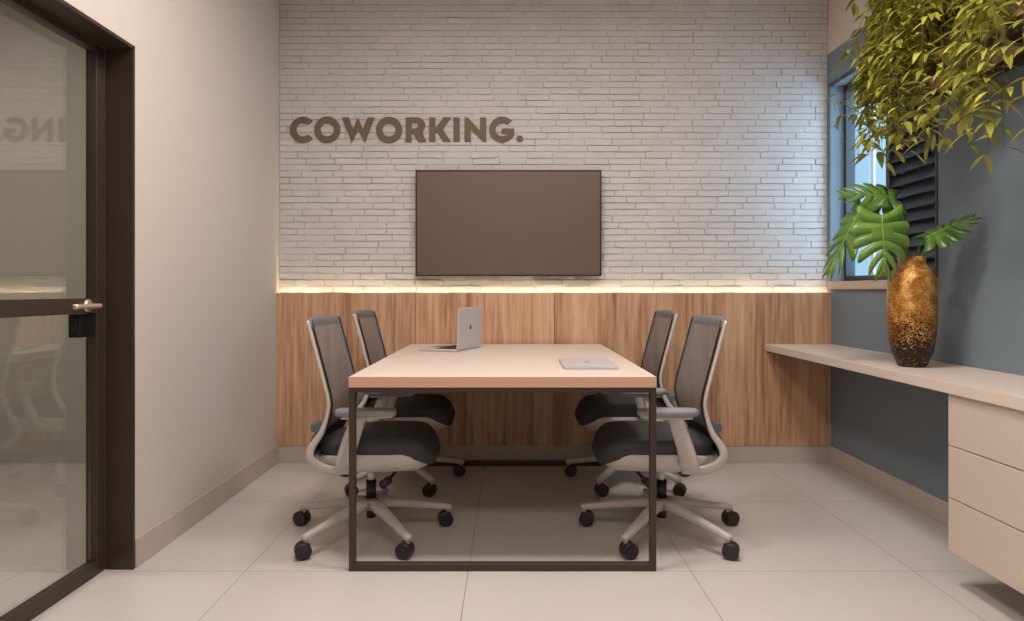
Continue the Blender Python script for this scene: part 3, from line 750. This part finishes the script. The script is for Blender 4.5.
def monstera_leaf(base, tip_dir, normal, length, width, curl=.35, cup=.15, seed=0):
    """split leaf: heart-shaped blade, side lobes parted by slits that widen towards the edge, oval holes by the midrib"""
    rnd = random.Random(seed)
    t = Vector(tip_dir).normalized(); n = Vector(normal); n = (n-t*n.dot(t)).normalized(); sdir = t.cross(n)
    def pos(a, b):
        bend = curl*max(0, a)**2*length
        zz = -bend*.55 - cup*abs(b)**1.7*width*.5
        return Vector(base)+t*(a*length*(1-.12*curl*max(0, a)))+sdir*(b*width/2)+n*zz
    def hw(a):
        if a < 0: return .93*max(0, 1-(a/-.20)**2)**.5
        if a < .25: return .93+.07*math.sin(a/.25*PI/2)
        return max(0, 1-((a-.25)/.78)**2)**.62
    nl = 7
    bm = bmesh.new(); ribs = []
    for s in (-1, 1):
        c0 = [0.0]+[(i+.5)*.90/nl+rnd.uniform(-.012, .012) for i in range(nl)]      # root stations on the midrib
        for i in range(nl):
            r0 = -.03+i*.93/nl; r1 = -.03+(i+1)*.93/nl; rm = (r0+r1)/2
            ang0 = -.22+.78*(i/nl)**.85; ang1 = -.22+.78*((i+1)/nl)**.85                       # how far the lobe sweeps to the tip
            if i == nl-1: r1 = .93; ang1 = .10
            slit = rnd.uniform(.46, .64); NK = 12; Lr, Mr, Rr = [], [], []
            a_end = rm+(ang0+ang1)/2
            bmax = hw(max(-.18, min(.96, a_end)))
            for k in range(NK+1):
                f = k/NK; b = f*bmax; e = f**1.5
                lo = min(r0+ang0*e, .97); hi = min(r1+ang1*e, 1.02); wdt = hi-lo
                g0 = 0 if f < slit else .085*min(1, (f-slit)/.3)
                tp = 0 if f < .80 else .34*((f-.80)/.20)**2.4
                cut_lo = 0 if i == 0 else g0
                cut_hi = g0*.7
                lo2 = lo+wdt*(cut_lo+tp*(1.15 if i else .9)); hi2 = hi-wdt*(cut_hi+tp*.75)
                b2 = min(b, max(.02, hw(max(-.19, min(.985, (lo2+hi2)/2)))))
                wav = .018*width*math.sin(PI*f)
                Lr.append(bm.verts.new(pos(lo2, s*b2))); Rr.append(bm.verts.new(pos(hi2, s*b2))); Mr.append(bm.verts.new(pos((lo2+hi2)/2, s*b2)+n*wav))
            for k in range(NK):
                for p, q in ((Lr, Mr), (Mr, Rr)): bm.faces.new((p[k], p[k+1], q[k+1], q[k]))
            ribs.append([v.co.copy()+n*.002 for v in Mr[:-1:3]])
    bmesh.ops.remove_doubles(bm, verts=bm.verts[:], dist=.0006); fix(bm)
    o = obj('leaf', xform(bm, Matrix.Translation(-MO)), M['monstera'], mon, True)
    md = o.modifiers.new('solidify', 'SOLIDIFY'); md.thickness = .0012; md.offset = 0
    bm = bmesh.new(); pts = [pos(a/10, 0)+n*.0012 for a in range(0, 10)]
    tube(bm, pts, [(.0022*(1-i/14), .0022*(1-i/14)) for i in range(len(pts))], 6)
    for rb in ribs: tube(bm, rb, [(.0009*(1-.2*k),)*2 for k in range(len(rb))], 5)
    obj('vein', xform(fix(bm), Matrix.Translation(-MO)), M['mvein'], o, True)
    return pos(-.0, 0)-n*.003
def stalk(end, mid, x=0, y=0):
    bm = bmesh.new(); pts = catmull([(1.803+x, 3.06+y, .90), (1.803+x*1.4, 3.06+y*1.4, 1.24), mid, end], 8)
    tube(bm, pts, [(.0065-.003*i/len(pts),)*2 for i in range(len(pts))], 8)
    obj('stalk', xform(fix(bm), Matrix.Translation(-MO)), M['mstem'], mon, True)
e = monstera_leaf((1.625, 2.99, 1.425), (.02, -.10, -1), (-.15, -1, .25), .285, .250, .25, .20, 1); stalk(e, (1.73, 3.03, 1.42), -.02, -.01)
e = monstera_leaf((1.775, 3.16, 1.53), (-1, .10, .22), (-.10, -.66, .70), .25, .25, .30, .15, 2); stalk(e, (1.80, 3.13, 1.47), -.01, .02)
e = monstera_leaf((1.625, 3.16, 1.490), (-.48, .05, -.90), (-.88, -.24, .46), .37, .25, .10, .22, 3); stalk(e, (1.68, 3.14, 1.47), -.025, .015)
e = monstera_leaf((1.825, 3.00, 1.335), (.165, -.075, .095), (-.15, -.40, .80), .215, .20, .10, .30, 4); stalk(e, (1.815, 3.03, 1.30), .01, -.01)

# ------------------------------------------------------------------ hanging shelf with trailing plants
SX0, SX1, SY0, SY1, SZ = 1.736, XR-.004, 1.30, 3.30, 2.0
sh = tag(empty('hanging_shelf', ((SX0+SX1)/2, (SY0+SY1)/2, SZ)), 'wooden shelf in a dark metal frame hung high on the blue wall under the plants', 'shelf')
def rs_(bm): return xform(bm, Matrix.Translation((-(SX0+SX1)/2, -(SY0+SY1)/2, -SZ)))
obj('board', rs_(B(SX0, SX1, SY0, SY1, SZ+.042, SZ+.076, bev=.001, seg=1)), M['wood_shelf'], sh)
bm = bmesh.new()
box(bm, SX0+.002, SX0+.03, SY0, SY1, SZ, SZ+.041); box(bm, SX1-.03, SX1, SY0, SY1, SZ, SZ+.041)
for yy in (SY1-.04, 2.475, 1.73, SY0): box(bm, SX0+.03, SX1-.03, yy, yy+.04, SZ+.0005, SZ+.0405)
obj('frame', rs_(bm), M['table_metal'], sh)
for yy in (3.27, 2.51, 1.75):
    bm = bmesh.new(); cyl(bm, (SX0+.010, yy, SZ+.076), (SX0+.010, yy, ZC), .004, n=10)
    obj('hanger_rod', rs_(bm), M['table_metal'], sh)

def leaf_shape(bm, p, d, n, ln, wd, droop):
    """slim pointed leaf, folded along the middle"""
    d = d.normalized(); n = (n-d*n.dot(d))
    if n.length < 1e-3: n = Vector((0, 0, 1))-d*d.z
    n.normalize(); s = d.cross(n)
    st = [(0, 0), (.18, .62), (.42, 1.0), (.70, .72), (1, 0)]
    L_, C_, R_ = [], [], []
    for a, w_ in st:
        c = p+d*ln*a+Vector((0, 0, -1))*droop*ln*a*a
        C_.append(bm.verts.new(c))
        if w_ > 0:
            L_.append(bm.verts.new(c+s*wd*w_*.5+n*wd*.16*w_)); R_.append(bm.verts.new(c-s*wd*w_*.5+n*wd*.16*w_))
        else: L_.append(C_[-1]); R_.append(C_[-1])
    for k in range(4):
        for A, fl in ((L_, 0), (R_, 1)):
            q = [C_[k], C_[k+1], A[k+1], A[k]]; u_ = []
            for x in q:
                if x not in u_: u_.append(x)
            if fl: u_.reverse()
            bm.faces.new(u_)
def trailing_plant(px, py, n_st, seed, label, spread_y, trail, name='trailing_plant', up=.5, zlow=1.68, xmin=1.50, lscale=1.):
    rnd = random.Random(seed)
    root = tag(empty(name, (px, py, SZ+.076)), label, 'plant', 'trailing plants on the hanging shelf')
    O = Vector((px, py, SZ+.076))
    bm = bmesh.new(); lathe(bm, [(0, 0), (.062, 0), (.068, .004), (.085, .115), (.090, .118), (.090, .135), (.080, .135), (.074, .112), (0, .110)], 32)
    bmesh.ops.remove_doubles(bm, verts=bm.verts[:], dist=1e-5); obj('pot', fix(bm), M['pot'], root, True)
    bl_, bs = bmesh.new(), bmesh.new()
    for i in range(n_st):
        a = rnd.uniform(0, 2*PI)
        outw = -abs(rnd.gauss(.17, .10))                 # towards the room
        ex = max(xmin-px, outw) if rnd.random() < .85 else rnd.uniform(-.05, .10)
        ey = rnd.gauss(0, spread_y)
        r0 = rnd.random()
        top = .135+rnd.uniform(.03, up)
        zend = (rnd.uniform(zlow, 2.05)-O.z) if r0 < trail else rnd.uniform(.05, up+.1)
        p0 = Vector((rnd.uniform(-.05, .05), rnd.uniform(-.05, .05), .11))
        p1 = Vector((ex*.35+p0.x*.5, ey*.35, top)); p2 = Vector((ex*.85, ey*.8, (top+zend)/2+.05)); p3 = Vector((ex, ey, zend))
        if p3.x+px > XR-.06: p3.x = XR-.06-px
        if zend < -.02 and ex > -.17: p2.x = p3.x = -.19-rnd.uniform(0, .06)   # drops in front of the shelf edge
        pts = catmull([p0, p1, p2, p3], 7)
        for q in pts:
            q.x = min(q.x, XR-.05-px)
            q += Vector((rnd.gauss(0, .006), rnd.gauss(0, .006), rnd.gauss(0, .005)))
        tube(bs, pts, [(.0026*(1-.7*k/len(pts)),)*2 for k in range(len(pts))], 5)
        for k in range(3, len(pts)):
            tt = (pts[k]-pts[k-1]).normalized()
            for rep in range(2 if rnd.random() < .75 else 1):
                az = rnd.uniform(0, 2*PI)
                side = Vector((math.cos(az), math.sin(az), rnd.uniform(-.25, .45))).normalized()
                dd = (tt*.35+side).normalized()
                ln = rnd.uniform(.050, .090)*lscale
                if pts[k].x+px+dd.x*ln > XR-.01: dd.x = -abs(dd.x)
                leaf_shape(bl_, pts[k], dd, Vector((rnd.uniform(-.4, .4), rnd.uniform(-.4, .4), 1)), ln, ln*rnd.uniform(.24, .36), rnd.uniform(.15, .55))
    obj('stems', bs, M['stem'], root, True); obj('foliage', bl_, M['leaf'], root, True)
trailing_plant(1.89, 3.14, 58, 11, 'bushy lime-green trailing plant on the hanging shelf, the one beside the window', .11, .5, xmin=1.66, zlow=1.66, up=.55)
trailing_plant(1.89, 2.89, 60, 12, 'dense lime-green trailing plant in the middle of the hanging shelf', .13, .6, xmin=1.60, zlow=1.67, up=.45)
trailing_plant(1.89, 2.40, 34, 13, 'thin trailing plant on the hanging shelf nearest the camera, strands at the right picture edge', .14, .65, zlow=1.56, xmin=1.62, up=.12)

# ------------------------------------------------------------------ ceiling lamps
def lamp(x, y, sx, sy, e, label, col=(1, .80, .62), shape='panel'):
    r_ = tag(empty('ceiling_lamp', (x, y, ZC)), label, 'lamp', 'flush ceiling lamps')
    bm = bmesh.new(); w_ = .02
    box(bm, -sx/2-w_, sx/2+w_, -sy/2-w_, -sy/2, -.03, 0); box(bm, -sx/2-w_, sx/2+w_, sy/2, sy/2+w_, -.03, 0); box(bm, -sx/2-w_, -sx/2, -sy/2, sy/2, -.03, 0); box(bm, sx/2, sx/2+w_, -sy/2, sy/2, -.03, 0)
    obj('trim_ring', bm, M['lampbody'], r_)
    l = bpy.data.lights.new('lamp_light', 'AREA'); l.shape = 'RECTANGLE'; l.size = sx; l.size_y = sy; l.energy = e; l.color = col
    o = bpy.data.objects.new('lamp_light', l); COL.objects.link(o); o.parent = r_; o.location = (0, 0, -.012)
WARM = (1, .905, .855)
lamp(.70, 2.30, .45, .45, 40, 'square ceiling lamp above the right side of the table', WARM)
lamp(-.38, 2.30, .45, .45, 36, 'square ceiling lamp above the left side of the table', WARM)
lamp(.62, .2, .45, .45, 19, 'square ceiling lamp behind the camera on the right', WARM)
lamp(-.62, .2, .45, .45, 19, 'square ceiling lamp behind the camera on the left', WARM)
lamp(-3.0, 2.6, .5, .5, 44, 'square ceiling lamp in the corridor behind the glass door', (1, .93, .84))

# ------------------------------------------------------------------ daylight
wd = bpy.data.worlds.new('sky'); bpy.context.scene.world = wd; wd.use_nodes = True
nt = wd.node_tree; bg = nt.nodes['Background']
bg.inputs['Color'].default_value = (.53, .79, 1, 1); bg.inputs['Strength'].default_value = 5.8

# ------------------------------------------------------------------ camera
cam = bpy.data.cameras.new('camera'); cam.lens = 24; cam.sensor_width = 36; cam.sensor_fit = 'HORIZONTAL'; cam.clip_start = .05
cam.shift_x = 1/1024; cam.shift_y = -19.5/1024
co = bpy.data.objects.new('camera', cam); COL.objects.link(co); co.location = (0, 0, H); co.rotation_euler = (R(90), 0, 0)
sc = bpy.context.scene; sc.camera = co
sc.view_settings.view_transform = 'Standard'; sc.view_settings.look = 'None'; sc.view_settings.gamma = 1; sc.view_settings.use_curve_mapping = False
sc.view_settings.exposure = -0.10
